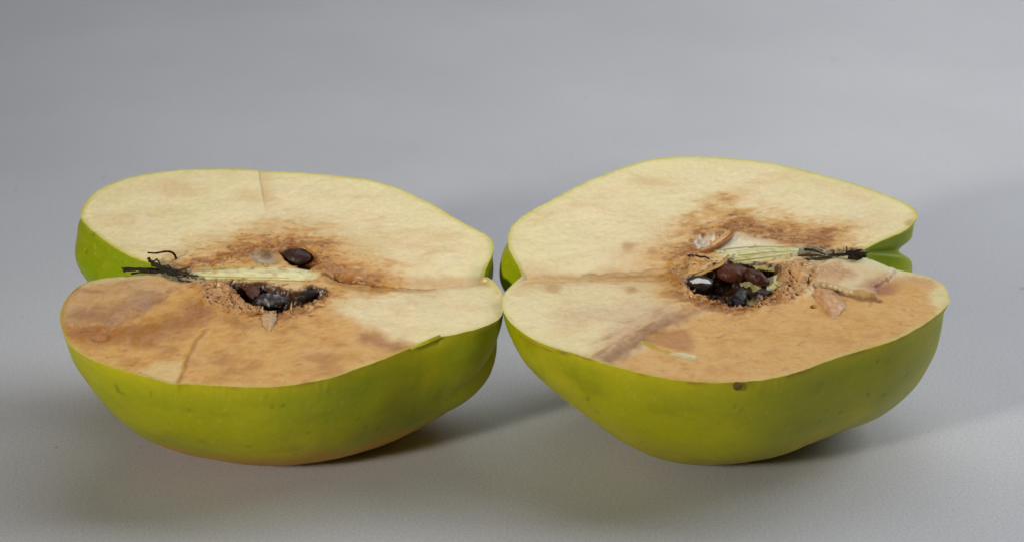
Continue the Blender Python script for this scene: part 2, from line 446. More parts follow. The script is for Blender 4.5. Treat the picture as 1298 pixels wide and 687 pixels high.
def shreds(hf, root, poly, count, length, cols, sd, lift=.15, name='torn_fibres'):
    """frayed papery bits of core tissue, one joined part"""
    r = np.random.default_rng(sd); P = hf.mm(poly); lo, hi = P.min(0), P.max(0)
    VV, FF, CC = [], [], []; base = 0; made = 0; n, k = 6, 3
    while made < count:
        v = lo + r.random(2) * (hi - lo)
        if sdpoly(v[None], P)[0] > 0: continue
        made += 1
        L_ = length[0] + (length[1] - length[0]) * r.random() ** 1.6; wd = L_ * (.12 + .28 * r.random()); a = r.normal(0, .9) if r.random() < .6 else r.random() * 6.28
        bend, pit = r.normal(0, .7), r.normal(0, .35); z0 = hf.zat(v) + lift * (r.random() * 1.4 - .3)
        pts = []
        for i in range(n):
            t = i / (n - 1) - .5; ang = a + bend * t
            cx, cy, cz = t * L_ * math.cos(ang), t * L_ * math.sin(ang), t * L_ * pit + L_ * .25 * (.25 - t * t) * r.normal(0, .8)
            w = wd * (1 - (2 * abs(t)) ** 2.2 * .8) * (.8 + .4 * r.random())
            for j in range(k):
                s_ = j / (k - 1) - .5
                pts.append((v[0] + cx - s_ * w * math.sin(ang), v[1] + cy + s_ * w * math.cos(ang), z0 + cz - abs(s_) * w * .5 + r.normal(0, .03)))
        T = np.array(pts); Bm = T - [0, 0, .10]
        VV.append(hf.at(T[:, :2], T[:, 2])); VV.append(hf.at(Bm[:, :2], Bm[:, 2])); m = n * k
        for i in range(n - 1):
            for j in range(k - 1):
                q = (base + i * k + j, base + i * k + j + 1, base + (i + 1) * k + j + 1, base + (i + 1) * k + j)
                FF.append(q); FF.append(tuple(x + m for x in q[::-1]))
        rim_ = [i * k for i in range(n)] + [(n - 1) * k + j for j in range(1, k)] + [i * k + k - 1 for i in range(n - 2, -1, -1)] + [j for j in range(k - 2, 0, -1)]
        for i in range(len(rim_)):
            p, q = rim_[i], rim_[(i + 1) % len(rim_)]; FF.append((base + p, base + q, base + q + m, base + p + m))
        CC.append(np.tile((.6 * hf.cat(v) + .4 * cols[r.integers(len(cols))]) * (.7 + .5 * r.random()), (2 * m, 1))); base += 2 * m
    o = mesh_obj(name, np.concatenate(VV), FF, M_FLESH, root, np.concatenate(CC)); o['kind'] = 'stuff'
    return o
# ------------------------------------------------------------------ the two halves
def flesh_base(V, sd, s0):
    c = np.tile(CREAM, (len(V), 1))
    c = mix(c, CREAM_G, sm(fbm(V, 14, s0, 3), -.2, .4) * .5)
    c = mix(c, lin(228, 190, 132), sm(fbm(V * [.6, 1], 7, s0 + 3, 5), -.05, .4) * .5)
    core = np.linalg.norm((V - V.mean(0)) / [1.6, 1.], axis=1)
    c = mix(c, lin(218, 166, 100), (1 - sm(core + 6 * fbm(V * [.6, 1], 6, s0 + 5, 5), 5, 20)) * .65)
    c = mix(c, lin(204, 156, 92), sm(fbm(V * [.4, 1], 1.6, s0 + 7, 4), .26, .6) * (1 - sm(core, 8, 30)) * .7)
    c = mix(c, lin(244, 230, 184), sm(fbm(V * [.35, 1], 2.6, s0 + 11, 4), .1, .5) * .4)
    c = mix(c, CREAM_G, (1 - sm(sd, .5, 6)) * .5)
    z = .38 * fbm(V, 9, s0 + 20, 3) + .06 * fbm(V * [.8, 1], 1.6, s0 + 22, 4) + .03 * fbm(V * [.15, 1], 2.2, s0 + 24, 2)
    return c, z
def rim(V, sd, c, z, s0, grey=.0):
    """the thin line of peel seen edge-on along the cut"""
    w = .45 + .3 * fbm(V, 3, s0 + 40, 2)
    far = np.where(V[:, 1] > 2, 1., .45)
    c = mix(c, lin(206, 200, 90), (1 - sm(sd, w, w + 1.0)) * .5 * far)
    c = mix(c, SKIN_Y, (1 - sm(sd, w * .35, w * .8)) * .9 * far)
    return c, z * sm(sd, 0, 1.1)
def brown_in(c, V, d, r, s0, strength=1., tone=BROWN, mid=AMBER):
    """browning that spreads from a line or hole: ragged, fibrous, patchy"""
    n = fbm(V * [.6, 1], 4.2, s0, 5) * 1.2 + fbm(V * [.45, 1], 1.1, s0 + 5, 4) * 1.0
    q = d / r + n
    c = mix(c, mid, (1 - sm(q, .6, 2.1)) * .7 * strength)
    c = mix(c, TAN, (1 - sm(q, .35, 1.3)) * .7 * strength)
    c = mix(c, tone, (1 - sm(q, .0, .7)) * .8 * strength)
    near = 1 - sm(d / r, .5, 1.4)
    f = fbm(V * [.55, 1], 1.2, s0 + 9, 5)
    c = mix(c, DARK, near * sm(f, .16, .5) * .7 * strength)
    c = mix(c, lin(232, 198, 146), near * sm(-f, .18, .45) * .65 * strength)
    g = fbm(V * [.5, 1], .75, s0 + 13, 3); reach = 1 - sm(d / r + .8 * fbm(V, 3, s0 + 15, 3), .6, 2.0)
    c = mix(c, lin(120, 66, 20), reach * sm(g, .22, .5) * .75 * strength)
    c = mix(c, lin(236, 206, 150), reach * sm(-g, .3, .55) * .6 * strength)
    return c

# ===== left half
LT = Half([(206, 342), (613.5, 350.5)],
 [(206,342),(188,333),(170,328),(149,317),(121,297),(106,283),(101,274),(105,260),(121,242),(149,230),(182,220.6),(256,213),(326,214.5),(330,217.5),(380,218.5),(432,223),(471,228),(505,239),(535.6,252.6),(560,266),(584.5,281.7),(600,289),(621,300),(627,312),(624,324.5),(615,343),(613.5,350.5)],
 [(206,342),(188,347),(152,350),(121,354),(100,361),(84,376.5),(76,394),(75.5,406),(79,420),(87,437),(107,452),(137,464),(170.5,474),(224,488),(228,486),(294,490),(340,491),(383.5,486.5),(427,477),(467,462),(494,452),(521,440),(556,426),(558,428),(594,420),(618,413),(634,404),(640,390),(638,373),(630,361),(621,352),(613.5,350.5)],
 [1.034,.768,.606,.609,.909,.913,.964,1.021,1.249,1.593,1.37,1.093,.833], [.00688,.00454], .0384, 100, folds=[(-4.5, .2, .12, .75, .55), (.9, .8, .1, .6, .4), (2.0, .765, .06, 2.38, .13), (-.5, .78, .05, 2.6, .05)])
left = empty('fruit_half', loc=None)
def left_relief(V, sd):
    m = LT.mm; s0 = 200
    c, z = flesh_base(V, sd, s0)
    wv = V + .5 * np.stack([fbm(V, 2.5, 301, 4), fbm(V, 2.5, 302, 4)], -1) * 2
    # amber browning over most of the near side
    A = sdpoly(wv, m([(60,372),(150,352),(250,352),(330,400),(415,392),(455,408),(500,428),(532,440),(500,470),(340,510),(150,500),(50,440)]))
    am = 1 - sm(A + 1.6 * fbm(V, 4, 309, 4) * sm(V[:, 0], 25, 40), -2.6, 2.2)
    mot = fbm(V, 5, 310, 4)
    c = mix(c, AMBER, am * .92)
    c = mix(c, TAN, am * sm(mot, .0, .5) * .8)
    c = mix(c, lin(222, 170, 98), am * sm(-mot, .05, .45) * .7)
    c = mix(c, BROWN, am * sm(fbm(V * [.7, 1], 1.5, 312, 5), .15, .55) * .35); c = mix(c, lin(172, 108, 40), am * sm(fbm(V * [.6, 1], 6, 318, 5), .02, .4) * .55); c = mix(c, TAN, am * sm(fbm(V * [.6, 1], 2.4, 317, 5), .0, .4) * .6)
    d, _ = dline(wv, m([(470,428),(495,436),(515,439)])); c = mix(c, lin(166, 108, 58), (1 - sm(d + 1.5 * fbm(V, 2, 313, 4), .3, 4)) * am * .7)
    d, _ = dline(wv, m([(80,412),(110,425),(180,425),(235,405),(260,385)])); c = mix(c, lin(168, 104, 38), (1 - sm(d + 3 * fbm(V * [.6, 1], 3, 314, 5), .5, 6.5)) * am * .8)
    d, _ = dline(wv, m([(262,396),(320,405),(360,408)])); c = mix(c, lin(160, 98, 36), (1 - sm(d + 3 * fbm(V, 3, 315, 5), .5, 5)) * am * .7)
    # pale wedge left where a slice came off cleanly, with its step
    Wd = sdpoly(V, m([(172,470),(200,456),(237,452),(244,442),(226,490),(200,486)]))
    wm = 1 - sm(Wd + .7 * fbm(V, 1.6, 316, 4), -1.6, .4)
    c = mix(c, lin(232, 202, 136), wm * .8); z = z - .30 * (1 - sm(Wd, -.7, .0))
    d, _ = dline(wv, m([(225,487),(232,474),(240,452),(250,432),(262,418)])); c = mix(c, BROWN, (1 - sm(d + .5 * fbm(V, 1.2, 324, 4), .0, .9)) * .5)
    z = z + .12 * (1 - sm(d, .1, .9))
    # raised pinkish lobe next to the calyx
    R = sdpoly(wv, m([(70,372),(110,348),(200,345),(250,352),(232,366),(199,379),(170,398),(138,416),(105,419),(60,415)]))
    R = R + 2.4 * fbm(V, 4, 319, 5); rm = 1 - sm(R, -2.2, 1.0)
    c = mix(c, lin(208, 166, 112), rm * .6); c = mix(c, PINK, rm * sm(fbm(V * [.4, 1], 2.4, 320, 4), -.1, .4) * .6); c = mix(c, lin(168, 112, 60), rm * sm(fbm(V * [.5, 1], 3.5, 323, 5), .0, .4) * .5)
    d, _ = dline(wv, m([(104,400),(135,404),(160,392),(196,380)])); c = mix(c, lin(162, 112, 76), (1 - sm(d, .6, 3.6)) * .65)
    z = z + .55 * (1 - sm(R, -1.6, .6))
    c = mix(c, lin(224, 216, 158), (1 - sm(dline(V, m([(110,356),(150,352),(205,348),(235,352)]))[0], .4, 2.6)) * .6)
    d, _ = dline(wv, m([(240,357),(200,380),(170,400),(132,417),(103,420)])); c = mix(c, lin(150, 92, 40), (1 - sm(d + .8 * fbm(V, 1.5, 322, 4), .1, 1.6)) * .5)
    # small oval mark
    o = np.linalg.norm((V - m((127,428))) / [1.9, 1.3], axis=1)
    c = mix(c, BROWN, (1 - sm(np.abs(o - 1), .08, .32)) * .6); z = z - .15 * (1 - sm(o, .5, 1.2))
    # far side: knife step
    d, t = dline(V, m([(326,212),(330,235),(334,258),(338,276)])); side = V[:, 0] < np.interp(V[:, 1], m([(338,276),(326,210)])[:, 1], m([(338,276),(326,210)])[:, 0])
    up = sm(V[:, 1], m((338,282))[1], m((328,240))[1])
    z = z + np.where(side, .28 * (1 - sm(d, 0, 16)) * up, 0)
    c = mix(c, lin(214, 176, 116), np.where(side, 0, (1 - sm(d, .1, 3.5)) * up * .55))
    c = mix(c, lin(220, 190, 130), (1 - sm(dline(wv, m([(345,285),(420,290),(470,310)]))[0], 1, 7)) * .4)
    d, t = dline(wv, m([(405,346),(470,354),(550,359),(622,351)])); z = z - 1.7 * np.exp(-d / 3.4) * sm(t, 0, .12) * (1 - .3 * t)
    c = mix(c, lin(206, 158, 96), (1 - sm(d + 1.2 * fbm(V * [.3, 1], 2, 346, 4), .1, 3)) * .4)
    # browning round the core
    d, _ = dline(wv, m([(245,338),(275,328),(320,316),(372,306),(410,322),(425,340)])); c = brown_in(c, V, d, 5.4, 330, .95)
    z = z + .5 * (1 - sm(d, .5, 4)) * fbm(V, 1.3, 331, 5)
    d, _ = dline(wv, m([(400,330),(430,345),(470,352)])); c = brown_in(c, V, d, 4.6, 335, .9)
    d, _ = dline(wv, m([(255,362),(275,382),(320,398),(350,404),(395,392),(420,372)])); c = brown_in(c, V, d, 2.6, 340, 1.)
    z = z + .35 * (1 - sm(d, .6, 2.6)) * (fbm(V, 1.0, 341, 4) + .2)
    # brown vein running to the stem end
    d, t = dline(wv * 1., m([(408,346),(440,349),(470,354),(500,358),(530,361),(550,361)]))
    vm = (1 - sm(d, .10, .75 - .3 * t)); c = mix(c, lin(128, 74, 28), vm * .85); z = z - .35 * vm
    d, t = dline(wv, m([(420,352),(450,362),(500,364),(545,363)])); c = mix(c, lin(186, 128, 66), (1 - sm(d, .3, 1.7)) * .55)
    d, _ = dline(V, m([(420,340),(520,352),(615,352)])); c = mix(c, lin(196, 140, 80), (1 - sm(d + .8 * fbm(V, 2, 345, 3), .2, 2.2)) * .35)
    c = mix(c, lin(150, 150, 92), (1 - sm(np.linalg.norm(V - m((615,345)), axis=1), .8, 5)) * .45)
    # crumbly zone left of the hollow
    K = sdpoly(wv, m([(246,356),(292,356),(300,376),(326,396),(300,398),(262,388)])); km = 1 - sm(K, -.6, .8)
    k = rid(V, 1.7, 350, 4); c = mix(c, mix(np.tile(lin(206, 158, 104), (len(V), 1)), lin(118, 66, 28), sm(-k, -.6, .2)), km * .8); z = z + km * (1.0 * k - .3) + km * .5 * fbm(V, .7, 351, 3)
    # hollows
    Q = sdpoly(wv, m([(289,362),(305,359),(335,359),(356,366),(380,368),(392,362),(418,366),(410,378),(392,385),(374,391),(352,399),(330,393),(313,386),(296,376)]))
    hm = 1 - sm(Q, -.9, .15); Q = Q + .7 * fbm(V, 1.5, 362, 4); z = z - 3.8 * (1 - sm(Q, -2.4, .2)) + (1 - sm(Q, .2, 1.6)) * 1.1 * (rid(V, 1.3, 360, 4) - .5) * (1 - .85 * sm(V[:, 1], m((350,374))[1], m((350,366))[1]))
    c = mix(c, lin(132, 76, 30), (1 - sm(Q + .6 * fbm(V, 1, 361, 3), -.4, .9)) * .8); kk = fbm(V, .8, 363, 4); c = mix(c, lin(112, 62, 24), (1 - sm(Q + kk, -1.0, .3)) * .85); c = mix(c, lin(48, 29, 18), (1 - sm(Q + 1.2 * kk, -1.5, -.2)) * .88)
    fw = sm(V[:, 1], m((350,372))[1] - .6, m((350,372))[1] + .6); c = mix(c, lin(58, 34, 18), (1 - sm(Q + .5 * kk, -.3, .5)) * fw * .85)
    Q = sdpoly(wv, m([(352,317),(366,312),(388,314),(401,324),(402,336),(392,341),(376,340),(360,330)]))
    z = z - 2.6 * (1 - sm(Q, -1.5, .2)); c = mix(c, lin(110, 60, 26), (1 - sm(Q, -.8, .7)) * .9)
    Q = sdpoly(wv, m([(318,322),(334,316),(352,318),(358,332),(350,336),(325,336)]))
    z = z - .9 * (1 - sm(Q, -1.2, .3)); c = mix(c, lin(186, 166, 132), (1 - sm(Q, -1., .4)) * .8); c = mix(c, lin(96, 72, 56), (1 - sm(np.linalg.norm(V - m((338,321)), axis=1), .5, 1.8)) * .7)
    # bed of the fibre strand, grey mould below the calyx
    d, _ = dline(V, m([(245,348),(300,346),(395,347)])); z = z - .5 * (1 - sm(d, 1.2, 2.6)); c = mix(c, lin(232, 220, 160), (1 - sm(d, .8, 2.6)) * .8)
    d, _ = dline(wv, m([(202,345),(225,350),(262,352)])); gm = (1 - sm(d, .8, 3.2)); g = fbm(V * [.5, 1], 1.0, 370, 4)
    c = mix(c, lin(168, 166, 134), gm * .7); c = mix(c, lin(58, 56, 38), gm * sm(g, .0, .35) * .85); z = z + gm * .4 * g
    c, z = rim(V, sd, c, z, s0); return z, c
LT.rind(left, rind_paint(1.0))
LT.face(left, left_relief)
sheet(LT, 'fibre_strand', left, [[(246,343,0),(285,339,.1),(330,335,.1),(365,336,.1),(394,341,-.2)], [(244,349,.1),(290,348,.5),(340,347,.5),(380,348,.35),(398,349,-.1)], [(250,352,-.1),(300,355,-.1),(340,356.5,-.2),(370,357,-.2),(392,356,-.4)]], M_FIBRE, lin(242, 230, 176), .9, .12, 1, lin(206, 178, 118))
for pts in ([(262,341,.2),(300,338,.3),(345,336,.2)], [(252,350,.3),(310,351.5,.5),(365,352,.45)], [(270,353,.1),(330,356,.05),(388,355.5,-.1)]):
    tube(LT, 'fibre', left, pts, (.12, .06), M_FIBRE, lin(190, 188, 104), 3)
seed(LT, left, (376,326), -.9, (3.3, 2.1, 1.4), -22, 12, lin(64, 40, 34), 0, 6, 1, .2)
seed(LT, left, (310,368), -1.7, (3.2, 1.9, 1.2), -16, 30, lin(84, 52, 34), 0, -8, 2, .3)
seed(LT, left, (343,381), -1.8, (4.2, 2.0, 1.2), 6, 15, lin(58, 50, 52), .32, 4, 3, .4)
seed(LT, left, (388,374), -1.6, (2.9, 1.7, 1.2), 14, -14, lin(40, 28, 24), 0, 10, 4, .3)
sheet(LT, 'tissue_flake', left, [[(333,392,-.2),(342,393,.3),(350,392,.0)], [(331,402,.5),(341,403,1.0),(351,401,.5)], [(335,411,.4),(342,413,.8),(348,410,.4)], [(340,421,-.2),(343,422,-.1),(346,418,-.2)]], M_FIBRE, lin(206, 170, 128), .4, .18, 5, lin(176, 126, 80))
sheet(LT, 'tissue_flake', left, [[(308,362,-.6),(318,360,-.2),(327,361,-.4)], [(312,371,-.3),(322,369,.1),(330,370,-.2)], [(316,378,-.8),(322,377,-.5),(327,375,-.7)]], M_SEED, lin(92, 58, 42), .3, .2, 6)
crumbs(LT, left, [(252,358),(292,358),(298,374),(330,395),(312,400),(266,386)], 150, (.18, .75), [lin(186,128,66), lin(150,94,40), lin(210,164,106), lin(112,64,26)], 11, -.1)
crumbs(LT, left, [(300,380),(350,400),(410,380),(408,372),(375,388),(345,392),(318,380)], 110, (.15, .5), [lin(176,118,60), lin(120,70,34), lin(84,48,28)], 12, -.1)
crumbs(LT, left, [(270,330),(300,322),(350,312),(352,318),(320,326),(290,336)], 50, (.15, .5), [lin(206,166,116), lin(180,126,76), lin(224,200,160)], 13, -.1)
shreds(LT, left, [(286,358),(300,352),(360,362),(420,362),(412,380),(372,398),(330,402),(292,380)], 150, (.7, 2.6), [lin(196,138,66), lin(160,100,44), lin(216,172,110), lin(118,68,28), lin(90,52,24)], 71, .3)
shreds(LT, left, [(250,356),(292,356),(300,378),(326,398),(300,402),(258,384)], 90, (.5, 1.8), [lin(196,138,66), lin(160,100,44), lin(216,172,110), lin(118,68,28), lin(90,52,24)], 72, .15)
shreds(LT, left, [(270,332),(320,314),(372,304),(412,322),(408,340),(395,346),(380,341),(350,318),(318,324),(285,338)], 90, (.5, 2.0), [lin(226,200,150), lin(206,166,110), lin(186,132,74), lin(150,96,48)], 73, .1)
shreds(LT, left, [(400,340),(440,344),(480,354),(420,356)], 30, (.6, 2.2), [lin(226,200,150), lin(206,166,110), lin(186,132,74), lin(150,96,48)], 74, .05)
shreds(LT, left, [(250,338),(340,331),(396,336),(404,350),(392,360),(300,359),(250,354)], 70, (.8, 3.0), [lin(236,222,166), lin(214,190,126), lin(190,150,88)], 82, .35)
cal = empty('calyx', left)
FZ = [lin(120,112,84), lin(78,70,48), lin(52,44,28), lin(150,144,116)]
shreds(LT, cal, [(196,336),(222,338),(256,350),(250,357),(215,353),(200,347)], 90, (.5, 2.2), FZ, 75, .5, 'calyx_fuzz')
BLK, BRN = lin(50, 40, 28), lin(84, 62, 38)
sheet(LT, 'sepal', cal, [[(154,338,1.6),(172,338,1.5),(200,339,1.0),(214,342,.6)], [(156,344,1.5),(174,342.5,1.6),(200,344,1.2),(213,346,.6)]], M_DRY, BLK, .35, .12, 21)
sheet(LT, 'sepal', cal, [[(189,325,2.6),(196,331,2.2),(206,336,1.4),(216,342,.5)], [(187,328,2.3),(192,336,2.2),(202,341,1.4),(212,345,.5)]], M_DRY, lin(50,46,28), .3, .2, 22)
sheet(LT, 'sepal', cal, [[(200,335,1.4),(212,338,1.5),(226,342,1.0),(238,346,.3)], [(203,343,1.0),(214,346,1.3),(228,348,.9),(238,350,.3)]], M_DRY, lin(48,42,30), .4, .3, 23)
sheet(LT, 'sepal', cal, [[(210,346,1.3),(222,350,1.2),(236,355,.7)], [(206,349,.9),(219,354,.9),(232,358,.4)]], M_DRY, lin(120,116,92), .3, .25, 24)
tube(LT, 'stamen', cal, [(187,320.5,3.4),(197,321.2,3.2),(207,319.3,3.0),(214,318.8,2.7),(219,320.5,2.3),(222,324,1.2),(223,328,.1)], (.17, .27), M_DRY, BLK, 1)
for k, pts in enumerate([[(166,347,.8),(180,345,.9),(196,346,.6),(208,347,.2)], [(222,344,.6),(232,341,1.0),(241,338.5,.6)], [(209,338,1.4),(214,336,1.8),(218,342,.4)], [(218,351,.6),(230,356,.7),(244,357,.2)], [(226,346,.7),(240,349,.6),(256,350,.2)], [(196,331,2.4),(199,328,2.6),(204,337,1.0)]]):
    tube(LT, 'stamen', cal, pts, (.22, .12), M_DRY, [BLK, BRN, lin(84,80,60)][k % 3], k)
sheet(LT, 'skin_flap', left, [[(520,440,.15),(536,432,.4),(550,426,.8),(558,423,1.1)], [(522,442,.0),(538,436,.1),(552,430,.2),(560,427,.3)]], M_SKIN, lin(180,172,24), .3, .05, 25)
left['label'] = 'left half of the cut green fruit, long dark thread over its outer end'
left['category'] = 'fruit half'; left['group'] = 'two halves of the cut green fruit'

# ===== right half
RH = Half([(661.6, 350), (1088, 321)],
 [(661.6,350),(658,340),(645,318),(643,303),(645.6,292),(652,282.5),(668,270),(697,255),(726,239),(748,228),(774,218),(812,205),(844,199),(892,198.6),(940,202),(968,205),(1016,214.6),(1054.5,225.5),(1093,236),(1128,249),(1150.6,258.5),(1162,267),(1164,276),(1151,292),(1131,300),(1112,308),(1088,321)],
 [(661.6,350),(645,364),(637,375),(635.5,390),(643.5,405),(652,413),(670,427),(697,440),(730.5,448.6),(764,460),(807,472),(854,482),(908,485.5),(934.6,484.5),(980,480),(1020,469),(1054,455),(1094,443.6),(1134,432),(1168,413.5),(1191,397),(1203,386),(1204,378),(1200,365),(1190,356),(1176,350),(1141,343),(1112,334),(1088,321)],
 [1.672,1.374,1.071,.758,.928,.99,.964,1.027,1.13,1.318,1.387,1.368,1.311], [.00195,.00035], .0401, 500, folds=[(-3.0, .80, .13, .43, .11), (-2.6, .2, .12, .6, .5)])
right = empty('fruit_half', loc=None)
def right_relief(V, sd):
    m = RH.mm; s0 = 600
    c, z = flesh_base(V, sd, s0)
    wv = V + .5 * np.stack([fbm(V, 2.5, 701, 4), fbm(V, 2.5, 702, 4)], -1) * 2
    # amber near side
    A = sdpoly(wv, m([(748,470),(775,458),(812,440),(822,418),(858,402),(900,392),(960,392),(1010,370),(1070,372),(1112,345),(1160,350),(1192,362),(1180,376),(1192,390),(1196,400),(1100,460),(940,500),(840,495)]))
    am = 1 - sm(A + 3 * fbm(V, 5, 709, 5), -2.8, 2.0); mot = fbm(V, 5, 710, 4)
    c = mix(c, AMBER, am * .92); c = mix(c, TAN, am * sm(mot, .05, .5) * .55)
    c = mix(c, lin(226, 178, 108), am * sm(-mot, .0, .45) * .75)
    c = mix(c, BROWN, am * sm(fbm(V * [.7, 1], 1.3, 712, 5), .18, .55) * .45); c = mix(c, TAN, am * sm(fbm(V * [.6, 1], 2.4, 717, 5), .05, .45) * .5)
    # pinkish bruise and ridge on the near stem side
    d, _ = dline(wv, m([(850,398),(812,412),(785,432),(762,455)])); bm = 1 - sm(d, .6, 5.5)
    d = d + 2.2 * fbm(V, 4, 714, 4); bm = 1 - sm(d, .2, 6); rot = np.stack([V[:, 0] * .8 + V[:, 1] * .6, V[:, 1] * .8 - V[:, 0] * .6], -1)
    st_ = fbm(rot * [.3, 1], 1.8, 715, 5)
    c = mix(c, lin(210, 164, 112), bm * .7); c = mix(c, lin(168, 114, 64), bm * sm(st_, -.05, .4) * .7)
    d, _ = dline(wv, m([(870,397),(838,412),(812,430),(770,456)])); c = mix(c, lin(140, 82, 26), (1 - sm(d + 2.2 * fbm(V, 2.4, 717, 5), .1, 3.0)) * .75); z = z - .12 * (1 - sm(d, .1, 1.4))
    d, _ = dline(wv, m([(850,392),(815,406),(782,428),(758,448)])); z = z + .2 * (1 - sm(d, .3, 6))
    Q = sdpoly(wv, m([(822,434),(838,418),(872,416),(882,432),(878,446),(850,444)])); c = mix(c, lin(186, 124, 66), (1 - sm(Q, -1.2, .5)) * .75)
    c = mix(c, lin(212, 172, 134), (1 - sm(dline(wv, m([(720,400),(780,395),(830,392)]))[0] + 2 * fbm(V, 3, 718, 4), 0, 7)) * .45)
    # slit with a peel edge showing
    d, t = dline(V, m([(815,434.5),(838,444),(860,450),(881,455.5)])); sl = 1 - sm(d, .15, .75)
    c = mix(c, lin(200, 184, 70), sl * .75); z = z - .3 * (1 - sm(d, .05, .55))
    Q = sdpoly(V, m([(848,447),(866,446.5),(881,450),(882,455),(866,452)])); c = mix(c, lin(238, 226, 190), (1 - sm(Q, -.4, .4)) * .85); z = z + .25 * (1 - sm(Q, -.8, .4))
    d, t = dline(wv, m([(862,346),(800,346),(740,348),(655,351)])); z = z - 1.7 * np.exp(-d / 3.4) * sm(t, 0, .12) * (1 - .3 * t)
    c = mix(c, lin(208, 162, 100), (1 - sm(d + 1.2 * fbm(V * [.3, 1], 2, 746, 4), .1, 3)) * .5)
    # browning round the core
    d, _ = dline(wv, m([(866,330),(890,298),(930,284),(985,296),(1020,300),(1050,306)])); c = brown_in(c, V, d, 5.2, 730, .95)
    z = z + .6 * (1 - sm(d, .6, 4.5)) * (fbm(V, 1.3, 731, 5) + .1)
    for p in ((900,262),(922,252),(1006,290),(876,282)):
        d = np.linalg.norm(wv - m(p), axis=1); c = brown_in(c, V, d, 2.6, 733, .6)
    d, _ = dline(wv, m([(862,340),(864,372),(885,386),(940,394),(985,376),(1000,350)])); c = brown_in(c, V, d, 2.9, 740, 1.)
    z = z + .4 * (1 - sm(d, .6, 2.6)) * (fbm(V, 1.0, 741, 4) + .2)
    d, t = dline(wv, m([(850,344),(800,345),(750,347),(690,348)])); c = mix(c, lin(178, 130, 70), (1 - sm(d, .3, 2.6)) * (.6 - .35 * t)); z = z - .18 * (1 - sm(d, .1, .9))
    d, t = dline(wv, m([(850,336),(800,340),(740,344)])); c = mix(c, lin(150, 108, 52), (1 - sm(d, .05, .4)) * .5)
    for p, r in (((798,312),1.6),((828,318),1.2),((800,366),1.5),((700,362),2.),((860,356),1.6),((845,372),1.3)):
        d = np.linalg.norm(wv - m(p), axis=1); c = mix(c, lin(184, 124, 58), (1 - sm(d, r * .3, r * 1.5)) * .6)
    c = mix(c, lin(216, 176, 116), (1 - sm(np.linalg.norm((V - m((665,350))) / [1.6, 1.], axis=1), 1.5, 8)) * .6)
    # far core opening: pale lining with a curled brown lip
    Q = sdpoly(wv, m([(877,306),(890,296),(905,294),(910,303),(900,312),(884,317)])); z = z - 1.7 * (1 - sm(Q, -1.6, .25)); c = mix(c, lin(240, 226, 204), (1 - sm(Q, -.7, .1)) * .95)
    Q = sdpoly(V, m([(905,320),(918,306),(934,296),(975,304),(1000,314),(1020,316),(1010,322),(940,334)])); z = z - .7 * (1 - sm(Q, -1.6, .3)); c = mix(c, lin(236, 222, 188), (1 - sm(Q, -.8, .5)) * .9)
    # crumbly margin towards the calyx
    K = sdpoly(wv, m([(985,335),(1020,330),(1034,344),(1030,366),(1000,384),(986,372)])); km = 1 - sm(K, -.6, 1.)
    k = rid(V, 1.7, 750, 4); c = mix(c, mix(np.tile(lin(212, 162, 104), (len(V), 1)), lin(130, 76, 34), sm(-k, -.6, .2)), km * .8); z = z + km * (1.1 * k - .3) + km * .5 * fbm(V, .7, 751, 3)
    # main hollow with its light carpel wall
    Q = sdpoly(wv, m([(864,360),(872,350),(890,343),(911,332),(940,330),(970,332),(992,340),(994,362),(980,374),(956,390),(928,391),(902,382),(878,375)]))
    Q = Q + .8 * fbm(V, 1.6, 761, 4); z = z - 4.6 * (1 - sm(Q, -2.8, .2)) + (1 - sm(Q, .2, 1.6)) * 1.2 * (rid(V, 1.4, 760, 4) - .5) * (1 - .85 * sm(V[:, 1], m((930,356))[1], m((930,344))[1]))
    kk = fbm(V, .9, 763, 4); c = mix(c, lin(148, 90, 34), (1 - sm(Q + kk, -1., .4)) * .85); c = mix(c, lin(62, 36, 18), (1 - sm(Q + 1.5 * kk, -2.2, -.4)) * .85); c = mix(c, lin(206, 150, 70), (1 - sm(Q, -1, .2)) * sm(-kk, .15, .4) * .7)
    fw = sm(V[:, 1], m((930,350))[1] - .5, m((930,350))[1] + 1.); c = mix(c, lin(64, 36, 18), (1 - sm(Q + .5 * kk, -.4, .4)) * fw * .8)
    d = np.linalg.norm((V - m((970,360))) / [1.5, 1.], axis=1); c = mix(c, lin(222, 206, 146), (1 - sm(d, 1.6, 3.4)) * (1 - sm(Q, -.6, .1)) * .9)
    # torn plate by the calyx, shadow beneath its lower edge painted as a brown line
    Q = sdpoly(wv, m([(1030,338),(1060,328),(1090,328),(1140,343),(1128,356),(1110,366),(1112,378),(1085,373),(1060,367),(1032,362)]))
    z = z + .9 * (1 - sm(Q, -.8, .15)); c = mix(c, lin(228, 200, 150), (1 - sm(Q, -.9, .3)) * .85)
    c = mix(c, lin(222, 216, 168), (1 - sm(dline(wv, m([(1065,330),(1090,334),(1130,343)]))[0], .8, 3)) * .8)
    c = mix(c, lin(196, 150, 112), (1 - sm(dline(wv, m([(1040,348),(1075,352)]))[0], .5, 2.6)) * .6)
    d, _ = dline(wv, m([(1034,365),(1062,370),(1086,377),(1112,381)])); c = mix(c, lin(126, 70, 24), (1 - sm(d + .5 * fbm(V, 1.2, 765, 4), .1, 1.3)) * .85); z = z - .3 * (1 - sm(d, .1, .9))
    K = sdpoly(wv, m([(1030,340),(1064,336),(1080,350),(1060,364),(1032,360)])); c = mix(c, lin(204, 150, 96), (1 - sm(K + fbm(V, 2, 766, 4), -1, 1.)) * .6); z = z + (1 - sm(K, -1, 1)) * .45 * fbm(V, 1.1, 767, 4)
    d = np.linalg.norm((wv - m((1116,366))) / [1.8, 1.2], axis=1); c = mix(c, lin(166, 104, 66), (1 - sm(d, .8, 3.)) * .85)
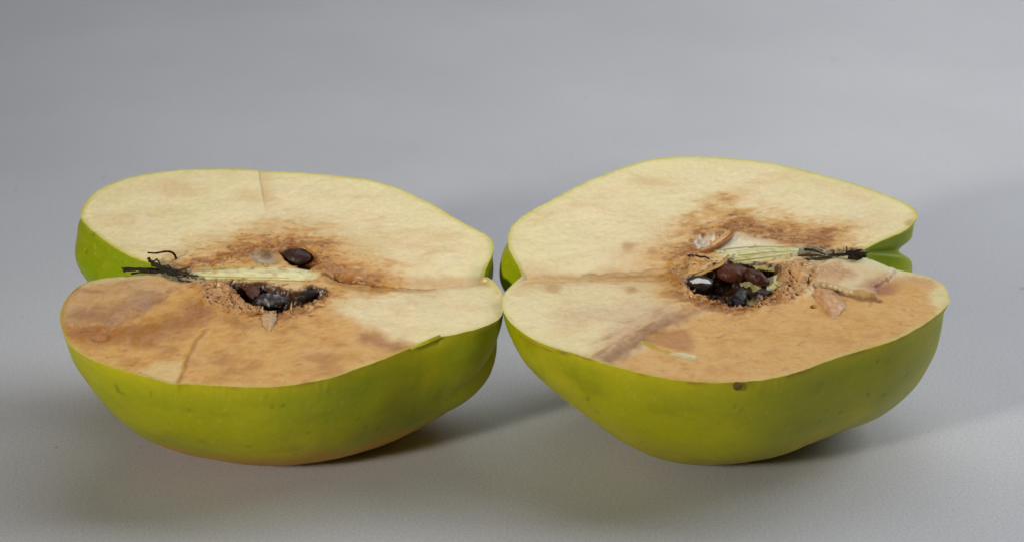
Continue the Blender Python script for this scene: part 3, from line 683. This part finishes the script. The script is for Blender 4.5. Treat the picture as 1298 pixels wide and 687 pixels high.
    d, _ = dline(wv, m([(1120,358),(1150,352),(1180,358)])); c = mix(c, lin(190, 130, 76), (1 - sm(d, .3, 2.6)) * .5)
    c = mix(c, lin(232, 214, 150), (1 - sm(np.linalg.norm((V - m((1192,377))) / [1., 1.3], axis=1), .8, 3.2)) * .85)
    o = np.linalg.norm(V - m((1031,388)), axis=1); c = mix(c, lin(90, 48, 16), (1 - sm(o, .3, .8)) * .9); z = z - 1.0 * (1 - sm(o, .2, .8))
    d, _ = dline(wv, m([(1010,318),(1035,321),(1058,323)])); gm = 1 - sm(d, .8, 3); g = fbm(V * [.5, 1], 1., 770, 4)
    c = mix(c, lin(180, 172, 140), gm * .6); c = mix(c, lin(66, 58, 40), gm * sm(g, .05, .4) * .8); z = z + gm * .4 * g
    c = mix(c, lin(196, 150, 74), (1 - sm(np.linalg.norm(V - m((1157,284)), axis=1), .8, 2.2)) * .8)
    c, z = rim(V, sd, c, z, s0); return z, c
RH.rind(right, rind_paint(.25, RH, [(652,413,1.8),(670,427,1.5),(697,440,1.1),(730.5,448.6,.3)]))
RH.face(right, right_relief)
sheet(RH, 'fibre_strand', right, [[(906,319,-.2),(945,314,.2),(985,312.5,.3),(1022,313,.2)], [(910,326,.0),(950,322,.6),(990,319,.7),(1028,317.5,.4)], [(925,333,-.5),(958,332,.0),(992,328,.1),(1026,321,.1)]], M_FIBRE, lin(232, 224, 172), .9, .12, 31, lin(200, 176, 118))
for pts in ([(905,318,.2),(945,313,.5),(1000,312.5,.5)], [(930,331,.1),(965,327,.7),(1005,322,.5)], [(935,324,.6),(975,319.5,.9),(1025,318,.5)]):
    tube(RH, 'fibre', right, pts, (.14, .07), M_FIBRE, lin(178, 182, 92), 3)
sheet(RH, 'carpel_wall', right, [[(955,336,-.6),(975,335,-.3),(992,338,-.4)], [(958,342,-1.2),(978,343,-.9),(990,342,-1.)]], M_FIBRE, lin(206, 186, 116), .25, .1, 32)
sheet(RH, 'carpel_wall', right, [[(972,352,-2.2),(984,347,-.9),(990,344,-.1)], [(972,366,-2.6),(985,362,-1.2),(992,356,-.1)], [(970,372,-2.8),(980,371,-1.6),(987,369,-.6)]], M_FIBRE, lin(228, 212, 160), .25, .15, 33)
sheet(RH, 'carpel_wall', right, [[(938,358,-2.6),(950,356,-2.4),(964,360,-2.4)], [(944,370,-3.),(956,369,-2.7),(966,370,-2.7)]], M_FIBRE, lin(222, 204, 140), .25, .15, 34)
seed(RH, right, (930,346), -.8, (3.4, 2.3, 1.7), -6, 10, lin(92, 46, 28), .0, 0, 5, .3)
seed(RH, right, (959,352), -.8, (2.9, 1.6, 1.5), -38, 0, lin(76, 40, 28), .0, -8, 6, .28)
seed(RH, right, (885,361), -1.3, (3.2, 2.2, 1.4), 8, 20, lin(52, 40, 34), 0, 6, 7, .12)
sheet(RH, 'carpel_wall', right, [[(874,355,.35),(885,351.5,.75),(898,354,.45)], [(878,359,.55),(888,358,.95),(902,359,.4)]], M_FIBRE, lin(226, 220, 212), .2, .06, 36)
seed(RH, right, (938,378), -2.6, (3.4, 1.6, 1.1), 66, 25, lin(30, 20, 22), .02, 14, 8, .25)  # sunk seed shape coloured near-black to stand for a shadowed gap
seed(RH, right, (968,374), -1.2, (2.0, 1.5, 1.2), 14, 0, lin(44, 26, 20), .05, 0, 9, .3)
sheet(RH, 'tissue_flake', right, [[(891,317,.3),(906,311,.5),(918,303,.7),(928,293,.6),(929,287,.4)], [(884,319,.4),(898,317,1.1),(914,309,1.4),(926,300,1.2),(930,290,.6)], [(888,320.5,.1),(900,320,.3),(916,312,.5),(930,301,.4),(931,291,.2)]], M_FLESH, lin(166, 106, 54), .4, .12, 41)
sheet(RH, 'tissue_flake', right, [[(878,349,.2),(900,338,.5),(915,331,.8),(922,321,1.1)], [(884,350,.0),(902,342,.7),(918,334,1.1),(925,322,1.3)]], M_FLESH, lin(196, 150, 78), .45, .12, 42)
tube(RH, 'fibre', right, [(882,324,.7),(889,326,.9),(894,325.5,1.0),(899,328.5,.4)], (.22, .16), M_DRY, lin(60,36,20), 2)
tube(RH, 'fibre', right, [(872,324,.1),(877,323.5,.5),(880,325,.2)], (.2, .15), M_DRY, lin(60,36,20), 4)
sheet(RH, 'tissue_flake', right, [[(1030,364,.2),(1042,363,.9),(1055,366,.7),(1062,372,.4)], [(1031,372,.5),(1044,376,1.4),(1060,377,1.1),(1072,383,.3)], [(1038,384,.2),(1050,388,1.0),(1066,390,.8),(1073,390,.2)], [(1047,396,-.1),(1054,404,.1),(1060,404,.1),(1068,396,-.1)]], M_FLESH, lin(220, 168, 116), .5, .2, 43, lin(184, 124, 78))
sheet(RH, 'tissue_flake', right, [[(1004,338,.5),(1014,336,.9),(1026,339,.7)], [(1002,346,.9),(1014,346,1.7),(1026,348,1.1)], [(1008,355,.3),(1016,356,.9),(1025,354,.4)]], M_FLESH, lin(220, 168, 106), .5, .2, 44)
crumbs(RH, right, [(884,362),(905,362),(922,368),(928,388),(900,382),(880,374)], 130, (.18, .6), [lin(196,136,60), lin(214,166,84), lin(132,78,34), lin(96,54,30)], 51, .3)
crumbs(RH, right, [(950,374),(962,372),(978,372),(985,380),(958,392),(948,388)], 50, (.18, .6), [lin(206,150,70), lin(222,176,98), lin(120,70,34)], 52, .2)
crumbs(RH, right, [(988,338),(1028,338),(1030,362),(1000,382),(990,370)], 130, (.18, .8), [lin(216,166,104), lin(180,122,66), lin(140,86,42), lin(230,194,140)], 53, -.1)
crumbs(RH, right, [(862,345),(880,345),(868,370),(900,386),(950,394),(940,398),(880,388),(858,366)], 110, (.15, .5), [lin(206,160,104), lin(176,120,66), lin(222,190,146)], 54, -.1)
crumbs(RH, right, [(870,300),(890,286),(930,280),(985,292),(1000,302),(930,288),(880,308)], 110, (.15, .45), [lin(206,160,104), lin(176,116,60), lin(150,94,46)], 55, -.1)
shreds(RH, right, [(864,360),(874,346),(911,330),(922,336),(905,352),(900,370),(930,380),(985,366),(996,346),(994,366),(956,394),(902,386),(872,374)], 190, (.7, 2.6), [lin(196,138,66), lin(160,100,44), lin(216,172,110), lin(118,68,28), lin(90,52,24)], 76, .3)
shreds(RH, right, [(900,356),(925,362),(940,368),(985,362),(978,376),(950,388),(910,380)], 90, (.7, 2.4), [lin(214,160,76), lin(170,110,46), lin(84,48,24), lin(60,36,22)], 77, .9)
shreds(RH, right, [(864,330),(880,296),(930,280),(990,292),(1030,306),(1000,312),(930,292),(900,318),(872,340)], 120, (.5, 2.0), [lin(226,200,150), lin(206,166,110), lin(186,132,74), lin(150,96,48)], 78, .1)
shreds(RH, right, [(986,336),(1030,334),(1032,364),(1000,384),(984,374)], 90, (.5, 2.0), [lin(196,138,66), lin(160,100,44), lin(216,172,110), lin(118,68,28), lin(90,52,24)], 79, .2)
shreds(RH, right, [(850,336),(880,330),(905,328),(880,346),(855,350)], 40, (.6, 2.4), [lin(226,200,150), lin(206,166,110), lin(186,132,74), lin(150,96,48)], 80, .1)
shreds(RH, right, [(900,318),(940,310),(1030,312),(1030,324),(990,332),(930,336)], 70, (.8, 3.0), [lin(232,222,168), lin(204,184,120), lin(180,140,80)], 83, .3)
cal = empty('calyx', right)
shreds(RH, cal, [(1006,316),(1040,314),(1098,317),(1096,328),(1050,328),(1010,326)], 110, (.5, 2.2), FZ, 81, .6, 'calyx_fuzz')
sheet(RH, 'sepal', cal, [[(1012,317,.8),(1026,314.5,1.2),(1040,317,1.2),(1052,320,.8)], [(1010,321,.5),(1028,319.5,1.3),(1042,321.5,1.2),(1054,323,.8)]], M_DRY, lin(150,138,116), .35, .2, 61)
sheet(RH, 'sepal', cal, [[(1018,327,.6),(1036,326,1.),(1052,323,1.2)], [(1020,329,.4),(1038,329.5,.7),(1056,326,1.)]], M_DRY, lin(80,74,58), .25, .15, 62)
sheet(RH, 'sepal', cal, [[(1072,318,1.9),(1082,316,2.3),(1090,317,2.2),(1099,320,1.6)], [(1074,323,1.7),(1084,323,2.2),(1092,324,2.0),(1097,323,1.5)], [(1076,327,1.0),(1084,329,1.2),(1090,329,1.1),(1094,326,1.1)]], M_DRY, BLK, .5, .35, 63)
sheet(RH, 'sepal', cal, [[(1050,321,1.1),(1062,321,1.6),(1076,319,2.0)], [(1052,324,.9),(1064,324,1.5),(1078,323,1.9)]], M_DRY, lin(44,40,26), .3, .2, 64)
for k, pts in enumerate([[(1073,324,1.4),(1073.5,319,2.2),(1073,313,2.8)], [(1086,322,2.2),(1094,321,2.6),(1100,320,2.5)], [(1054,325,1.0),(1056,321,1.6),(1057,317,2.2)], [(1083,320,2.2),(1089,317,2.9),(1094,317,2.9)], [(1078,325,1.8),(1086,327,1.8),(1089,329,1.5)], [(1012,324,.8),(1032,323,1.4),(1050,326,1.)], [(1020,316,1.1),(1032,317,1.6),(1046,323,1.)]]):
    tube(RH, 'stamen', cal, pts, (.24, .14), M_DRY, [BLK, BLK, BRN][k % 3], k)
def scab():
    p = RH.mm((935, 486)); V, F = [], []
    for i in range(9):
        t = math.pi * i / 8
        for j in range(14):
            a = 2 * math.pi * j / 14; V.append((math.sin(t) * math.cos(a), math.sin(t) * math.sin(a), math.cos(t)))
    V = np.array(V); V *= (1 + .25 * fbm(V, .8, 95, 3))[:, None]
    F = [[i * 14 + j, i * 14 + (j + 1) % 14, (i + 1) * 14 + (j + 1) % 14, (i + 1) * 14 + j] for i in range(8) for j in range(14)]
    G = V * [.95, .55, 1.0]; G[:, :2] += p; G[:, 2] -= .55
    mesh_obj('scab', RH.at(G[:, :2], G[:, 2]), F, M_DRY, right, np.tile(lin(122, 92, 48), (len(V), 1)))
scab()
right['label'] = 'right half of the cut green fruit, big brown seeds, scab on its front rim'
right['category'] = 'fruit half'; right['group'] = 'two halves of the cut green fruit'
